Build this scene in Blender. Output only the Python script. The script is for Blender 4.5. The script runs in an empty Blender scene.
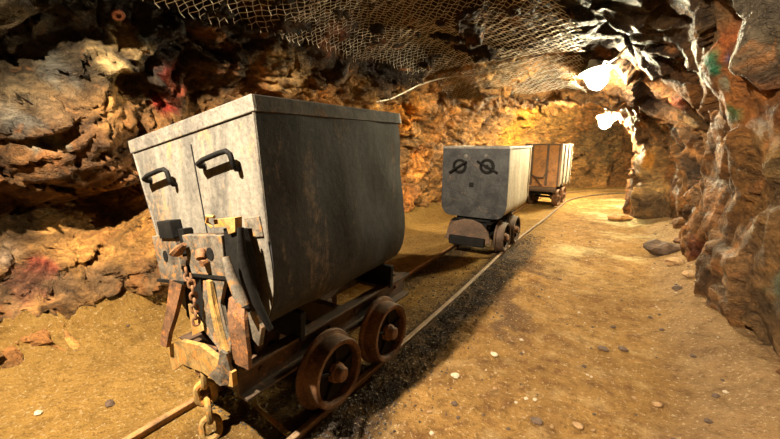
import math, random
import numpy as np

# ---------------------------------------------------------------- noise (numpy)
def _hash(ix, iy, iz, seed):
    h = (ix.astype(np.int64) * 73856093) ^ (iy.astype(np.int64) * 19349663) ^ (iz.astype(np.int64) * 83492791) ^ (seed * 2654435761)
    h = (h ^ (h >> 13)) * 1274126177
    h = h & 0xffffffff
    h = (h ^ (h >> 15)) * 2246822519
    h = h & 0xffffffff
    h = (h ^ (h >> 13)) & 0xffffffff
    return h
def _rnd(ix, iy, iz, seed):
    return (_hash(ix, iy, iz, seed) & 0xffffff) / float(0xffffff)
def vnoise(P, scale, seed=0):
    """smooth value noise in -1..1"""
    Q = P / scale
    I = np.floor(Q); F = Q - I
    F = F * F * F * (F * (F * 6 - 15) + 10)
    I = I.astype(np.int64)
    out = 0
    for dx in (0, 1):
        wx = F[:, 0] if dx else 1 - F[:, 0]
        for dy in (0, 1):
            wy = F[:, 1] if dy else 1 - F[:, 1]
            for dz in (0, 1):
                wz = F[:, 2] if dz else 1 - F[:, 2]
                out = out + wx * wy * wz * _rnd(I[:, 0] + dx, I[:, 1] + dy, I[:, 2] + dz, seed)
    return out * 2 - 1
def fbm(P, scale, seed=0, octv=4, gain=.5):
    a, s, tot, n = 1., scale, 0, 0
    for k in range(octv):
        tot = tot + a * vnoise(P + 17.3 * k, s, seed + k); n += a
        a *= gain; s *= .5
    return tot / n
def facet(P, scale, seed, tilt=.8):
    """fractured rock: every Voronoi cell is a tilted plane; returns height, gap to neighbour, cell random"""
    Q = P / scale
    I = np.floor(Q).astype(np.int64)
    n = len(Q)
    f1 = np.full(n, 9.); f2 = np.full(n, 9.); val = np.zeros(n); rid = np.zeros(n)
    for dx in (-1, 0, 1):
        for dy in (-1, 0, 1):
            for dz in (-1, 0, 1):
                cx, cy, cz = I[:, 0] + dx, I[:, 1] + dy, I[:, 2] + dz
                fx = cx + .1 + .8 * _rnd(cx, cy, cz, seed); fy = cy + .1 + .8 * _rnd(cx, cy, cz, seed + 1); fz = cz + .1 + .8 * _rnd(cx, cy, cz, seed + 2)
                ex, ey, ez = Q[:, 0] - fx, Q[:, 1] - fy, Q[:, 2] - fz
                d = np.sqrt(ex * ex + ey * ey + ez * ez)
                g = [(_rnd(cx, cy, cz, seed + 3 + k) * 2 - 1) * tilt for k in range(3)]
                r = _rnd(cx, cy, cz, seed + 7)
                v = (r * 2 - 1) * .7 + ex * g[0] + ey * g[1] + ez * g[2]
                m = d < f1
                f2 = np.where(m, f1, np.minimum(f2, d))
                val = np.where(m, v, val); rid = np.where(m, r, rid); f1 = np.where(m, d, f1)
    return val, f2 - f1, rid
def sstep(a, b, x):
    t = np.clip((x - a) / (b - a), 0, 1)
    return t * t * (3 - 2 * t)

# ---------------------------------------------------------------- the adit: straight, then bending right.  X across, Y along the track, Z up
TURN_Y, TURN_X, R_REF, X_REF = 8.6, 2.6, 3.9, -1.3
L_MAX = TURN_Y + R_REF * math.radians(88) + .8
def centre(L):
    L = np.asarray(L, float)
    phi = np.clip((L - TURN_Y) / R_REF, 0, math.radians(88))
    extra = np.maximum(L - TURN_Y - R_REF * math.radians(88), 0)
    st = L < TURN_Y
    x = np.where(st, X_REF, TURN_X - R_REF * np.cos(phi) + extra * np.sin(phi))
    y = np.where(st, L, TURN_Y + R_REF * np.sin(phi) + extra * np.cos(phi))
    return x, y, phi            # phi: heading, 0 = +Y, turning towards +X
def itp(x, xs, ys):
    # smooth interpolation
    x = np.asarray(x, float); out = np.interp(x, xs, ys)
    return (out + np.interp(x - .25, xs, ys) + np.interp(x + .25, xs, ys)) / 3
def wl(L): return itp(L, [-3, 0, 1, 2, 6, 8, 10, 13], [2.3, 2.25, 2.3, 2.15, 1.85, 1.75, 1.4, 1.35])
def wr(L): return itp(L, [-3, 2.3, 3.2, 5, 7.3, 8.1, 8.8, 13], [2.15, 2.12, 2.12, 2.02, 1.85, 1.42, 1.28, 1.3])
def hh(L): return itp(L, [-3, -.1, .7, 4.6, 5.4, 6.3, 7.5, 13], [4.2, 4.0, 2.72, 2.5, 2.22, 2.08, 2.25, 2.25])
_th = np.linspace(0, math.pi, 400)
def _profile(w1, w2, H, v):
    """v 0..1 arc length, floor left -> over -> floor right; returns offset, height"""
    n = 3.0
    c, s = np.cos(_th), np.sin(_th)
    X = np.where(c > 0, -w1, w2) * np.abs(c) ** (2 / n); Z = H * s ** (2 / n)
    d = np.concatenate([[0], np.cumsum(np.hypot(np.diff(X), np.diff(Z)))]); d /= d[-1]
    return np.interp(v, d, X), np.interp(v, d, Z)
Z0 = -.12
def shell_grid(Ls, vs):
    Ls = np.asarray(Ls, float)
    cx, cy, phi = centre(Ls); a, b, H = wl(Ls), wr(Ls), hh(Ls)
    G = np.zeros((len(Ls), len(vs), 3))
    for i in range(len(Ls)):
        o, z = _profile(a[i], b[i], H[i] - Z0, vs)
        G[i, :, 0] = cx[i] + o * math.cos(phi[i]); G[i, :, 1] = cy[i] - o * math.sin(phi[i]); G[i, :, 2] = z + Z0
    return G
def grid_normals(G):
    du = np.gradient(G, axis=0); dv = np.gradient(G, axis=1)
    N = np.cross(du, dv); N /= np.linalg.norm(N, axis=2, keepdims=True) + 1e-9
    return N                    # pointing into the tunnel
DISP = [(-3.43,0.78,1.55,0.30,0.10),(-3.39,0.96,1.63,0.28,0.14),(-3.29,1.26,1.79,0.25,0.14),(-3.21,1.44,1.89,0.20,0.10),(-3.43,1.20,1.45,0.24,0.24),(-3.45,0.90,1.47,0.24,0.20),(-3.35,1.62,1.49,0.20,0.10),(-3.30,1.38,1.73,0.16,-0.30),(-3.25,2.04,1.65,0.26,-0.35),(-3.16,1.86,1.87,0.20,-0.20),(-3.11,2.46,1.85,0.25,-0.25),(-3.51,0.84,1.18,0.22,0.20),(-3.50,1.08,1.16,0.24,0.24),(-3.49,1.32,1.09,0.20,0.22),(-3.55,0.84,0.87,0.22,-0.30),(-3.54,1.14,0.85,0.25,-0.35),(-3.51,1.38,0.85,0.18,-0.30),(-3.55,0.72,0.95,0.20,-0.22),(-3.57,1.14,0.37,0.30,0.08),(-3.58,0.84,0.38,0.20,0.05),(-3.51,1.56,0.36,0.30,0.10),(-3.26,0.90,1.92,0.30,-0.15),(-3.15,1.08,2.06,0.30,-0.15),(-2.95,4.14,1.87,0.30,0.12),(-2.83,3.24,2.14,0.25,0.20),(-3.00,2.82,1.98,0.25,0.15),(-2.64,5.28,1.95,0.30,0.15),(-3.13,5.22,1.04,0.30,0.05),(-2.86,5.52,1.64,0.18,-0.22),(-2.00,5.64,2.14,0.30,0.15),(-1.39,5.34,2.25,0.25,0.18),(-0.87,5.28,2.26,0.20,0.15),(-1.59,6.24,2.11,0.25,-0.15),(-2.41,6.24,1.93,0.25,-0.12),(0.81,3.12,0.40,0.45,0.10),(0.77,3.90,0.57,0.40,0.20),(0.79,3.66,0.05,0.30,0.12),(0.69,3.42,1.32,0.50,0.12),(0.69,4.32,1.07,0.35,0.14),(0.60,5.76,0.90,0.13,-0.20),(0.68,5.40,0.51,0.13,-0.20),(0.71,5.16,0.15,0.12,-0.18),(0.42,5.88,1.42,0.14,-0.18),(0.22,5.52,1.79,0.14,-0.16),(0.57,6.96,0.23,0.14,-0.20),(0.52,7.26,-0.12,0.14,0.08),(0.16,7.98,0.90,0.25,0.12),(0.34,7.68,0.43,0.20,0.10),(0.43,7.14,1.18,0.20,-0.15),(0.60,5.04,1.22,0.30,-0.10),(0.37,4.56,1.88,0.30,0.10),(0.51,3.30,1.81,0.35,0.12),(0.08,4.80,2.12,0.30,0.08),(0.57,4.14,1.56,0.30,0.08),(0.64,3.90,1.41,0.25,0.05),(0.46,2.94,1.93,0.12,-0.12),(0.55,2.82,1.78,0.15,0.10),(-0.07,4.08,2.33,0.30,0.15),(-0.23,4.20,2.39,0.20,-0.20),]
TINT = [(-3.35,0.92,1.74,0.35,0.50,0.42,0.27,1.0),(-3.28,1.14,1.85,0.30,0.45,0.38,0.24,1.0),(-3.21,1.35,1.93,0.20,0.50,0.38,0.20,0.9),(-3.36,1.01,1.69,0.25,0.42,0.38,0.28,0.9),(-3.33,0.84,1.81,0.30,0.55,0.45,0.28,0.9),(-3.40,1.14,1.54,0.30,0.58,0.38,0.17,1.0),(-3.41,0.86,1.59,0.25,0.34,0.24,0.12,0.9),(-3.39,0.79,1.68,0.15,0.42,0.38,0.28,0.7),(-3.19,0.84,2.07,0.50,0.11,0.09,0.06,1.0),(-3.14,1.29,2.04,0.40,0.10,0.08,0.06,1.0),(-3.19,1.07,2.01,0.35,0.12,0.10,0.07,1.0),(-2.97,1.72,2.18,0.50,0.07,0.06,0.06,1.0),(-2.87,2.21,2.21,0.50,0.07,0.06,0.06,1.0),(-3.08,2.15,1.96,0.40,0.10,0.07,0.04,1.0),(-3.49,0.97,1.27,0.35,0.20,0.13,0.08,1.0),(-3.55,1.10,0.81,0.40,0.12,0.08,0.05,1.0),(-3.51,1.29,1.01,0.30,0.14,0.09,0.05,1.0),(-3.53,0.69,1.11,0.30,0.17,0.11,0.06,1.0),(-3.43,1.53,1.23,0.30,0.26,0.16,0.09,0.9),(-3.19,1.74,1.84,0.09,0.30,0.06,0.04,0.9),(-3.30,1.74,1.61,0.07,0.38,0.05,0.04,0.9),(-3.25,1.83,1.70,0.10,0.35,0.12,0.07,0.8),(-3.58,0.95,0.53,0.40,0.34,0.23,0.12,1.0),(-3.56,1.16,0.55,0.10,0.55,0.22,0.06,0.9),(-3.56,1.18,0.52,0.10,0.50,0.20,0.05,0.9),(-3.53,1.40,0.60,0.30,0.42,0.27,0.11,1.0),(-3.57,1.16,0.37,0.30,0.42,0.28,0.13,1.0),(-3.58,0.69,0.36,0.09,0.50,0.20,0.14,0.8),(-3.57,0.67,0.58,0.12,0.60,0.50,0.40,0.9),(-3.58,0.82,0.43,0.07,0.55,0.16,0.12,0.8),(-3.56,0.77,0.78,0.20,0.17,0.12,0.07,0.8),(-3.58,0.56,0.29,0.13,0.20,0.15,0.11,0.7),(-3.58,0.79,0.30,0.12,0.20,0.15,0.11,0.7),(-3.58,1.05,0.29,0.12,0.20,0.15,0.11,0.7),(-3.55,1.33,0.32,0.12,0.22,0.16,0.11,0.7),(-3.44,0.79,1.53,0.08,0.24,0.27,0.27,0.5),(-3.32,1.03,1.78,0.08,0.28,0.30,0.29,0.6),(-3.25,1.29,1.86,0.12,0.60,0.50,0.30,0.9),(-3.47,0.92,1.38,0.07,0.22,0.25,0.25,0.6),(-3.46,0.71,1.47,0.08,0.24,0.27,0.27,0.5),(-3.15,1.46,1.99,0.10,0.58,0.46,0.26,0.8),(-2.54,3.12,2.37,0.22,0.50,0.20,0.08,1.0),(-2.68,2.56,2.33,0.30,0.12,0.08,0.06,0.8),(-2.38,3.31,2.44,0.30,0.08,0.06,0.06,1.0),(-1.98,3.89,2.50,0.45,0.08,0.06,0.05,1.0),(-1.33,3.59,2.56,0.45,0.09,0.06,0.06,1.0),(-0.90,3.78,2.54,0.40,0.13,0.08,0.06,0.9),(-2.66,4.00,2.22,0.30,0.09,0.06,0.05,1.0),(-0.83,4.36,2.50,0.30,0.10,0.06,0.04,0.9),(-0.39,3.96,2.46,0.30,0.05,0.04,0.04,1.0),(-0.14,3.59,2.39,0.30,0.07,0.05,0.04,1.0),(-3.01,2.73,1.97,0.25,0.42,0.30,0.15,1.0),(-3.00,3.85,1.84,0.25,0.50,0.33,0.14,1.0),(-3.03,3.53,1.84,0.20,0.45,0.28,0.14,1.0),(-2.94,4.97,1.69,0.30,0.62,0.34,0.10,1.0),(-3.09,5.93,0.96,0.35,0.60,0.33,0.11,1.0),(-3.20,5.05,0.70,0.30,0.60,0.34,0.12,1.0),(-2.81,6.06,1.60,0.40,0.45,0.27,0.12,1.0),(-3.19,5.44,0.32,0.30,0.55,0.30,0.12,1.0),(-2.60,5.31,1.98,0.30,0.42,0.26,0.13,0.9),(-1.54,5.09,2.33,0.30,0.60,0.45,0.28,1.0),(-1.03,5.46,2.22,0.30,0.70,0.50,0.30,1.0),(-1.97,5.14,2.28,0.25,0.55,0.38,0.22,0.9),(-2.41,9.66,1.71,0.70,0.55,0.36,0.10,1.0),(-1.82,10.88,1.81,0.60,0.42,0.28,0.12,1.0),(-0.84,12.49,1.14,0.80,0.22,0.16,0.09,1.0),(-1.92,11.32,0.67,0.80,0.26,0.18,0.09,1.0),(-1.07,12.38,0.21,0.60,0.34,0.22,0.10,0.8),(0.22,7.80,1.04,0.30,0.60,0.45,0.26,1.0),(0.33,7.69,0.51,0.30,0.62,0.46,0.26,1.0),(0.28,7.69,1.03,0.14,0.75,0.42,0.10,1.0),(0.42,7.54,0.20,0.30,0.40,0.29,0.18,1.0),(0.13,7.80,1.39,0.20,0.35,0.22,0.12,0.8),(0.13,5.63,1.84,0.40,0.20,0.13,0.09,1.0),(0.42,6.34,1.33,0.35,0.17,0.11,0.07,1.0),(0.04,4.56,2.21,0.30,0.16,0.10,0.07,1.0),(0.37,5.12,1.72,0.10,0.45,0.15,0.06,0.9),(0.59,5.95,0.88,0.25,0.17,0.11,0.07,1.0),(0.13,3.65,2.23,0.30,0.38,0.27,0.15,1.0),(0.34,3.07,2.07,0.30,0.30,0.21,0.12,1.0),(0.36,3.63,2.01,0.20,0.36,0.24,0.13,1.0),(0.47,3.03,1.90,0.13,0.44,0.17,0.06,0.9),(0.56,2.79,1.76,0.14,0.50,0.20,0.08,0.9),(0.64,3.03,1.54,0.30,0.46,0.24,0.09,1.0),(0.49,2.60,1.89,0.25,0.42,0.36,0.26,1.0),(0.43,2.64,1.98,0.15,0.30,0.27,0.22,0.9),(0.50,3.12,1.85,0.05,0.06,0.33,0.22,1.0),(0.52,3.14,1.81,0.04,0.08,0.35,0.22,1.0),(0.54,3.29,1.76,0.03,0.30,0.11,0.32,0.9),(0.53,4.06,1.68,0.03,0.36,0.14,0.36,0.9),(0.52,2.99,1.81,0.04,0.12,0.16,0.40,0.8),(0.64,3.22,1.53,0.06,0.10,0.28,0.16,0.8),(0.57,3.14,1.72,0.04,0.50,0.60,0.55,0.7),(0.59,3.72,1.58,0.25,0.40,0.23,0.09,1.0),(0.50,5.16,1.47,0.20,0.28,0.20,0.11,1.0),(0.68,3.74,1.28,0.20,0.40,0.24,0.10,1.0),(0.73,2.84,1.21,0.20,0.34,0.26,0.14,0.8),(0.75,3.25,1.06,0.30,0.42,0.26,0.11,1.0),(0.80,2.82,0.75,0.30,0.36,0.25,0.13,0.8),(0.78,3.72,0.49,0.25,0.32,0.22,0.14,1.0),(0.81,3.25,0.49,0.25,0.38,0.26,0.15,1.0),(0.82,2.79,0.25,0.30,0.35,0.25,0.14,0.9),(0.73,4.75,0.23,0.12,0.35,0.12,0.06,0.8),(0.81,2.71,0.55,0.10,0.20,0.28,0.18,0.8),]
import bpy, bmesh
from mathutils import Vector, Matrix, Euler
random.seed(7); rs = np.random.RandomState(5)
scene = bpy.context.scene
COL = scene.collection
R = math.radians

# ---------------------------------------------------------------- object helpers
def link(name, me, mat=None, parent=None, smooth=False):
    o = bpy.data.objects.new(name, me); COL.objects.link(o)
    if mat is not None: me.materials.append(mat)
    if parent is not None: o.parent = parent
    if smooth:
        me.polygons.foreach_set('use_smooth', [True] * len(me.polygons)); me.update()
    return o
def mesh(name, V, F, mat=None, parent=None, smooth=False):
    me = bpy.data.meshes.new(name); me.from_pydata([tuple(v) for v in V], [], [tuple(f) for f in F]); me.update()
    return link(name, me, mat, parent, smooth)
def fast_mesh(name, V, Q, mat, cols=None, smooth=True):
    """numpy quads"""
    me = bpy.data.meshes.new(name)
    me.vertices.add(len(V)); me.vertices.foreach_set('co', np.asarray(V, np.float32).ravel())
    k = Q.shape[1]
    me.loops.add(Q.size); me.loops.foreach_set('vertex_index', Q.astype(np.int32).ravel())
    me.polygons.add(len(Q)); me.polygons.foreach_set('loop_start', np.arange(0, Q.size, k, dtype=np.int32))
    me.update(calc_edges=True)
    if cols is not None:
        at = me.color_attributes.new('Col', 'FLOAT_COLOR', 'POINT')
        at.data.foreach_set('color', np.concatenate([cols, np.ones((len(cols), 1))], 1).astype(np.float32).ravel())
    return link(name, me, mat, None, smooth)
def tag(o, label=None, cat=None, group=None, kind=None):
    if label: o['label'] = label
    if cat: o['category'] = cat
    if group: o['group'] = group
    if kind: o['kind'] = kind
    return o
def empty(name, loc=(0, 0, 0), rot=(0, 0, 0)):
    o = bpy.data.objects.new(name, None); COL.objects.link(o); o.location = loc; o.rotation_euler = rot
    o.empty_display_size = .1
    return o
class MB:
    """collects simple solids into one mesh"""
    def __init__(s): s.bm = bmesh.new()
    def box(s, c, d, rot=None, bev=.0):
        m = Matrix.Translation(c) @ ((rot.to_matrix().to_4x4() if rot is not None else Matrix.Identity(4)) @ Matrix.Diagonal((*d, 1)))
        r = bmesh.ops.create_cube(s.bm, size=1, matrix=m)
        if bev:
            es = list({e for v in r['verts'] for e in v.link_edges})
            bmesh.ops.bevel(s.bm, geom=es, offset=bev, segments=2, affect='EDGES', profile=.6)
        return s
    def poly(s, pts, thick, axis=(0, 1, 0), bev=.0):
        """flat outline (3D points) extruded by thick along axis"""
        a = Vector(axis) * thick
        v0 = [s.bm.verts.new(Vector(p)) for p in pts]; v1 = [s.bm.verts.new(Vector(p) + a) for p in pts]
        n = len(pts); fs = [s.bm.faces.new(v0), s.bm.faces.new(v1[::-1])]
        for i in range(n): fs.append(s.bm.faces.new((v0[i], v1[i], v1[(i + 1) % n], v0[(i + 1) % n])))
        if bev:
            es = list({e for f in fs for e in f.edges})
            bmesh.ops.bevel(s.bm, geom=es, offset=bev, segments=2, affect='EDGES', profile=.6)
        return s
    def tube(s, pts, r, n=8, closed=False, flat=1.):
        pts = [Vector(p) for p in pts]; m = len(pts)
        rr = r if hasattr(r, '__len__') else [r] * m
        up = None; rings = []
        for i, p in enumerate(pts):
            if closed: t = pts[(i + 1) % m] - pts[i - 1]
            else: t = pts[min(i + 1, m - 1)] - pts[max(i - 1, 0)]
            t.normalize()
            if up is None:
                up = Vector((0, 0, 1)) if abs(t.z) < .9 else Vector((1, 0, 0))
            up = (up - t * up.dot(t)).normalized(); sd = t.cross(up)
            rings.append([s.bm.verts.new(p + (up * math.cos(2 * math.pi * k / n) * flat + sd * math.sin(2 * math.pi * k / n)) * rr[i]) for k in range(n)])
        for i in range(m if closed else m - 1):
            a, b = rings[i], rings[(i + 1) % m]
            for k in range(n): s.bm.faces.new((a[k], a[(k + 1) % n], b[(k + 1) % n], b[k]))
        if not closed:
            s.bm.faces.new(rings[0][::-1]); s.bm.faces.new(rings[-1])
        return s
    def lathe(s, prof, n=40, M=None):
        """profile (x, r) about the X axis"""
        rings = []
        for (x, r) in prof:
            if r < 1e-6: rings.append([s.bm.verts.new((x, 0, 0))])
            else: rings.append([s.bm.verts.new((x, r * math.cos(2 * math.pi * k / n), r * math.sin(2 * math.pi * k / n))) for k in range(n)])
        nv = [v for rg in rings for v in rg]
        for a, b in zip(rings[:-1], rings[1:]):
            if len(a) == 1 and len(b) == 1: continue
            for k in range(n):
                k2 = (k + 1) % n
                if len(a) == 1: s.bm.faces.new((a[0], b[k2], b[k]))
                elif len(b) == 1: s.bm.faces.new((a[k], a[k2], b[0]))
                else: s.bm.faces.new((a[k], a[k2], b[k2], b[k]))
        if M is not None: bmesh.ops.transform(s.bm, matrix=M, verts=nv)
        return s
    def build(s, name, mat, parent=None, smooth=False, M=None):
        bmesh.ops.recalc_face_normals(s.bm, faces=s.bm.faces)
        if M is not None: s.bm.transform(M)
        me = bpy.data.meshes.new(name); s.bm.to_mesh(me); s.bm.free()
        o = link(name, me, mat, parent)
        if smooth:
            try: me.shade_auto_smooth
            except AttributeError: pass
            me.polygons.foreach_set('use_smooth', [True] * len(me.polygons))
            sharp = me.attributes.new('sharp_edge', 'BOOLEAN', 'EDGE') if 'sharp_edge' not in me.attributes else me.attributes['sharp_edge']
            bm = bmesh.new(); bm.from_mesh(me); bm.edges.ensure_lookup_table()
            sharp.data.foreach_set('value', [(len(e.link_faces) == 2 and e.calc_face_angle(0) > R(38)) for e in bm.edges]); bm.free()
            me.update()
        return o
def copy_tree(o, parent=None):
    c = o.copy(); COL.objects.link(c); c.parent = parent
    for ch in list(o.children): copy_tree(ch, c)
    return c

# ---------------------------------------------------------------- materials
def new_mat(name):
    m = bpy.data.materials.new(name); m.use_nodes = True
    nt = m.node_tree; b = nt.nodes['Principled BSDF']
    return m, nt, b
def N(nt, typ, **kw):
    n = nt.nodes.new(typ)
    for k, v in kw.items():
        if k.startswith('in_'): n.inputs[k[3:].replace('_', ' ')].default_value = v
        else: setattr(n, k, v)
    return n
def noise(nt, vec, scale, detail=6, rough=.6, dist=0):
    n = N(nt, 'ShaderNodeTexNoise'); n.inputs['Scale'].default_value = scale; n.inputs['Detail'].default_value = detail
    n.inputs['Roughness'].default_value = rough; n.inputs['Distortion'].default_value = dist
    nt.links.new(vec, n.inputs['Vector']); return n.outputs['Fac']
def ramp(nt, fac, stops):
    r = N(nt, 'ShaderNodeValToRGB'); e = r.color_ramp.elements
    while len(e) < len(stops): e.new(.5)
    for k, (p, c) in enumerate(stops):
        e[k].position = p; e[k].color = (*c, 1) if len(c) == 3 else c
    nt.links.new(fac, r.inputs['Fac']); return r.outputs['Color']
def mixc(nt, fac, a, b, mode='MIX'):
    m = N(nt, 'ShaderNodeMix', data_type='RGBA', blend_type=mode)
    for s, v in ((m.inputs[0], fac), (m.inputs[6], a), (m.inputs[7], b)):
        if isinstance(v, (int, float)): s.default_value = v
        elif isinstance(v, tuple): s.default_value = (*v, 1)
        else: nt.links.new(v, s)
    return m.outputs[2]
def mathn(nt, op, a, b=0.):
    m = N(nt, 'ShaderNodeMath', operation=op)
    for s, v in ((m.inputs[0], a), (m.inputs[1], b)):
        if isinstance(v, (int, float)): s.default_value = v
        else: nt.links.new(v, s)
    return m.outputs[0]
def bump(nt, b, h, strength, dist):
    n = N(nt, 'ShaderNodeBump'); n.inputs['Strength'].default_value = strength; n.inputs['Distance'].default_value = dist
    nt.links.new(h, n.inputs['Height']); nt.links.new(n.outputs['Normal'], b.inputs['Normal'])
g3 = lambda v: (v, v, v)
def rock_mat():
    m, nt, b = new_mat('mine_rock')
    tc = N(nt, 'ShaderNodeTexCoord').outputs['Object']
    col = N(nt, 'ShaderNodeVertexColor', layer_name='Col').outputs['Color']
    mp = N(nt, 'ShaderNodeMapping'); mp.inputs['Rotation'].default_value = (.6, .25, .3); mp.inputs['Scale'].default_value = (1, .9, 1.45)
    nt.links.new(tc, mp.inputs['Vector']); st = mp.outputs['Vector']
    n1 = noise(nt, st, 3.2, 9, .62, .8); n2 = noise(nt, st, 14, 8, .7, .4); n3 = noise(nt, tc, 60, 5, .7)
    c = mixc(nt, 1., col, ramp(nt, n1, [(.32, (.28, .25, .24)), (.44, (.75, .70, .66)), (.54, (1.2, 1.1, .95)), (.64, (2.0, 1.75, 1.35))]), 'MULTIPLY')
    c = mixc(nt, 1., c, ramp(nt, n2, [(.32, (.45, .40, .36)), (.5, (1., 1., 1.)), (.68, (1.6, 1.55, 1.5))]), 'MULTIPLY')
    c = mixc(nt, mathn(nt, 'MULTIPLY', mathn(nt, 'GREATER_THAN', n3, .62), .22), c, (.50, .36, .20))
    # iron staining
    rs_ = ramp(nt, noise(nt, tc, 2.1, 7, .65, 1.2), [(.56, g3(0)), (.66, g3(.6))])
    c = mixc(nt, rs_, c, (.42, .17, .05))
    # pale mineral veins
    v = N(nt, 'ShaderNodeTexVoronoi', feature='DISTANCE_TO_EDGE'); v.inputs['Scale'].default_value = 5.5
    wn = N(nt, 'ShaderNodeVectorMath', operation='ADD'); nt.links.new(st, wn.inputs[0])
    nn = N(nt, 'ShaderNodeTexNoise'); nn.inputs['Scale'].default_value = 4; nn.inputs['Detail'].default_value = 5; nt.links.new(tc, nn.inputs['Vector'])
    nt.links.new(nn.outputs['Color'], wn.inputs[1]); nt.links.new(wn.outputs[0], v.inputs['Vector'])
    crack = ramp(nt, v.outputs['Distance'], [(0, g3(0)), (.035, g3(1))])
    nt.links.new(c, b.inputs['Base Color'])
    rr = ramp(nt, n1, [(.3, g3(.42)), (.7, g3(.8))]); nt.links.new(rr, b.inputs['Roughness'])
    b.inputs['Specular IOR Level'].default_value = .28
    h = mathn(nt, 'ADD', mathn(nt, 'MULTIPLY', n1, 1.2), mathn(nt, 'ADD', mathn(nt, 'MULTIPLY', n2, .8), mathn(nt, 'MULTIPLY', crack, .10)))
    h = mathn(nt, 'ADD', h, mathn(nt, 'MULTIPLY', n3, .12))
    bump(nt, b, h, 1., .075)
    return m
def sand_mat():
    m, nt, b = new_mat('sandy_floor')
    tc = N(nt, 'ShaderNodeTexCoord').outputs['Object']
    col = N(nt, 'ShaderNodeVertexColor', layer_name='Col').outputs['Color']
    n1 = noise(nt, tc, 1.7, 8, .6, .5); n2 = noise(nt, tc, 11, 8, .7); n3 = noise(nt, tc, 52, 5, .75)
    c = mixc(nt, 1., col, ramp(nt, n1, [(.3, (.72, .66, .6)), (.5, (1, 1, 1)), (.7, (1.22, 1.2, 1.15))]), 'MULTIPLY')
    c = mixc(nt, 1., c, ramp(nt, n2, [(.3, (.6, .56, .52)), (.48, (1, 1, 1)), (.7, (1.2, 1.2, 1.2))]), 'MULTIPLY')
    c = mixc(nt, ramp(nt, n3, [(.57, g3(0)), (.66, g3(.7))]), c, (.70, .55, .34))
    c = mixc(nt, ramp(nt, n3, [(.34, g3(.8)), (.43, g3(0))]), c, (.13, .07, .03))
    nt.links.new(c, b.inputs['Base Color']); b.inputs['Roughness'].default_value = .85
    b.inputs['Specular IOR Level'].default_value = .08
    h = mathn(nt, 'ADD', mathn(nt, 'MULTIPLY', n2, 1.), mathn(nt, 'MULTIPLY', n3, .55))
    bump(nt, b, h, 1., .055)
    return m
def metal_mat(name, base, dark, rust, amount=.5, scale=3., metallic=.25, rough=.55, streak=0., bmp=.006, spec=.45):
    m, nt, b = new_mat(name)
    tc = N(nt, 'ShaderNodeTexCoord').outputs['Object']
    b.inputs['Specular IOR Level'].default_value = spec
    vec = tc
    if streak:
        mp = N(nt, 'ShaderNodeMapping'); mp.inputs['Scale'].default_value = (1, 1, 1 / streak); nt.links.new(tc, mp.inputs['Vector']); vec = mp.outputs['Vector']
    n1 = noise(nt, vec, scale, 8, .65, .4); n2 = noise(nt, tc, scale * 7, 8, .7); n3 = noise(nt, tc, scale * 30, 4, .7)
    c = ramp(nt, n1, [(.32, dark), (.62, base)])
    c = mixc(nt, 1., c, ramp(nt, n2, [(.3, g3(.6)), (.5, g3(1)), (.7, g3(1.3))]), 'MULTIPLY')
    ns = mathn(nt, 'ADD', mathn(nt, 'MULTIPLY', noise(nt, vec, scale * 1.3, 9, .72, .8), .75), mathn(nt, 'MULTIPLY', n2, .25))
    lo = .66 - amount * .3
    mask = ramp(nt, ns, [(lo, g3(0)), (lo + .09, g3(1))])
    rc = mixc(nt, n2, tuple(x * .45 for x in rust), tuple(min(1, x * 1.35) for x in rust))
    c = mixc(nt, mask, c, rc)
    c = mixc(nt, ramp(nt, n3, [(.62, g3(0)), (.7, g3(.4))]), c, tuple(min(1, x * 1.8) for x in base))
    nt.links.new(c, b.inputs['Base Color'])
    nt.links.new(ramp(nt, mask, [(0, g3(metallic)), (1, g3(0))]), b.inputs['Metallic'])
    nt.links.new(ramp(nt, mask, [(0, g3(rough)), (1, g3(.85))]), b.inputs['Roughness'])
    h = mathn(nt, 'ADD', mathn(nt, 'MULTIPLY', n1, .8), mathn(nt, 'ADD', mathn(nt, 'MULTIPLY', n2, .4), mathn(nt, 'MULTIPLY', n3, .12)))
    bump(nt, b, h, .8, bmp)
    return m
def plain(name, c, rough=.6, metallic=0., emit=None, es=0.):
    m, nt, b = new_mat(name)
    b.inputs['Base Color'].default_value = (*c, 1); b.inputs['Roughness'].default_value = rough; b.inputs['Metallic'].default_value = metallic
    if emit: b.inputs['Emission Color'].default_value = (*emit, 1); b.inputs['Emission Strength'].default_value = es
    else:
        tc = N(nt, 'ShaderNodeTexCoord').outputs['Object']; n = noise(nt, tc, 30, 5, .7)
        nt.links.new(mixc(nt, n, tuple(x * .5 for x in c), tuple(min(1, x * 1.5) for x in c)), b.inputs['Base Color'])
        bump(nt, b, n, .5, .004)
    return m
ROCK = rock_mat(); SAND = sand_mat()
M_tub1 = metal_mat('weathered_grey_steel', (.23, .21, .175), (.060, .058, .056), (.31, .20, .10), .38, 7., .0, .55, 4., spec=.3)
M_tub1_shade = metal_mat('shaded_tub_steel', (.045, .044, .045), (.010, .011, .015), (.17, .13, .10), .40, 3.4, .0, .75, 3., spec=.14)  # tub steel with its side's shade painted in; paler patches add wear and sheen
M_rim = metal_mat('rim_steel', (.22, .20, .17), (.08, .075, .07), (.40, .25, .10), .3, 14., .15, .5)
M_rim_shade = metal_mat('shaded_rim_steel', (.10, .095, .09), (.025, .025, .027), (.20, .13, .07), .3, 9., .0, .75, spec=.15)  # rim steel again, shade of the wagon side put into the colour
M_tub2 = metal_mat('dark_grey_steel', (.055, .056, .056), (.014, .015, .018), (.13, .085, .05), .28, 6., .2, .5)
M_side2 = metal_mat('pale_streaked_steel', (.36, .31, .23), (.17, .14, .095), (.24, .14, .06), .4, 6., .0, .7, 6.)
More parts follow.
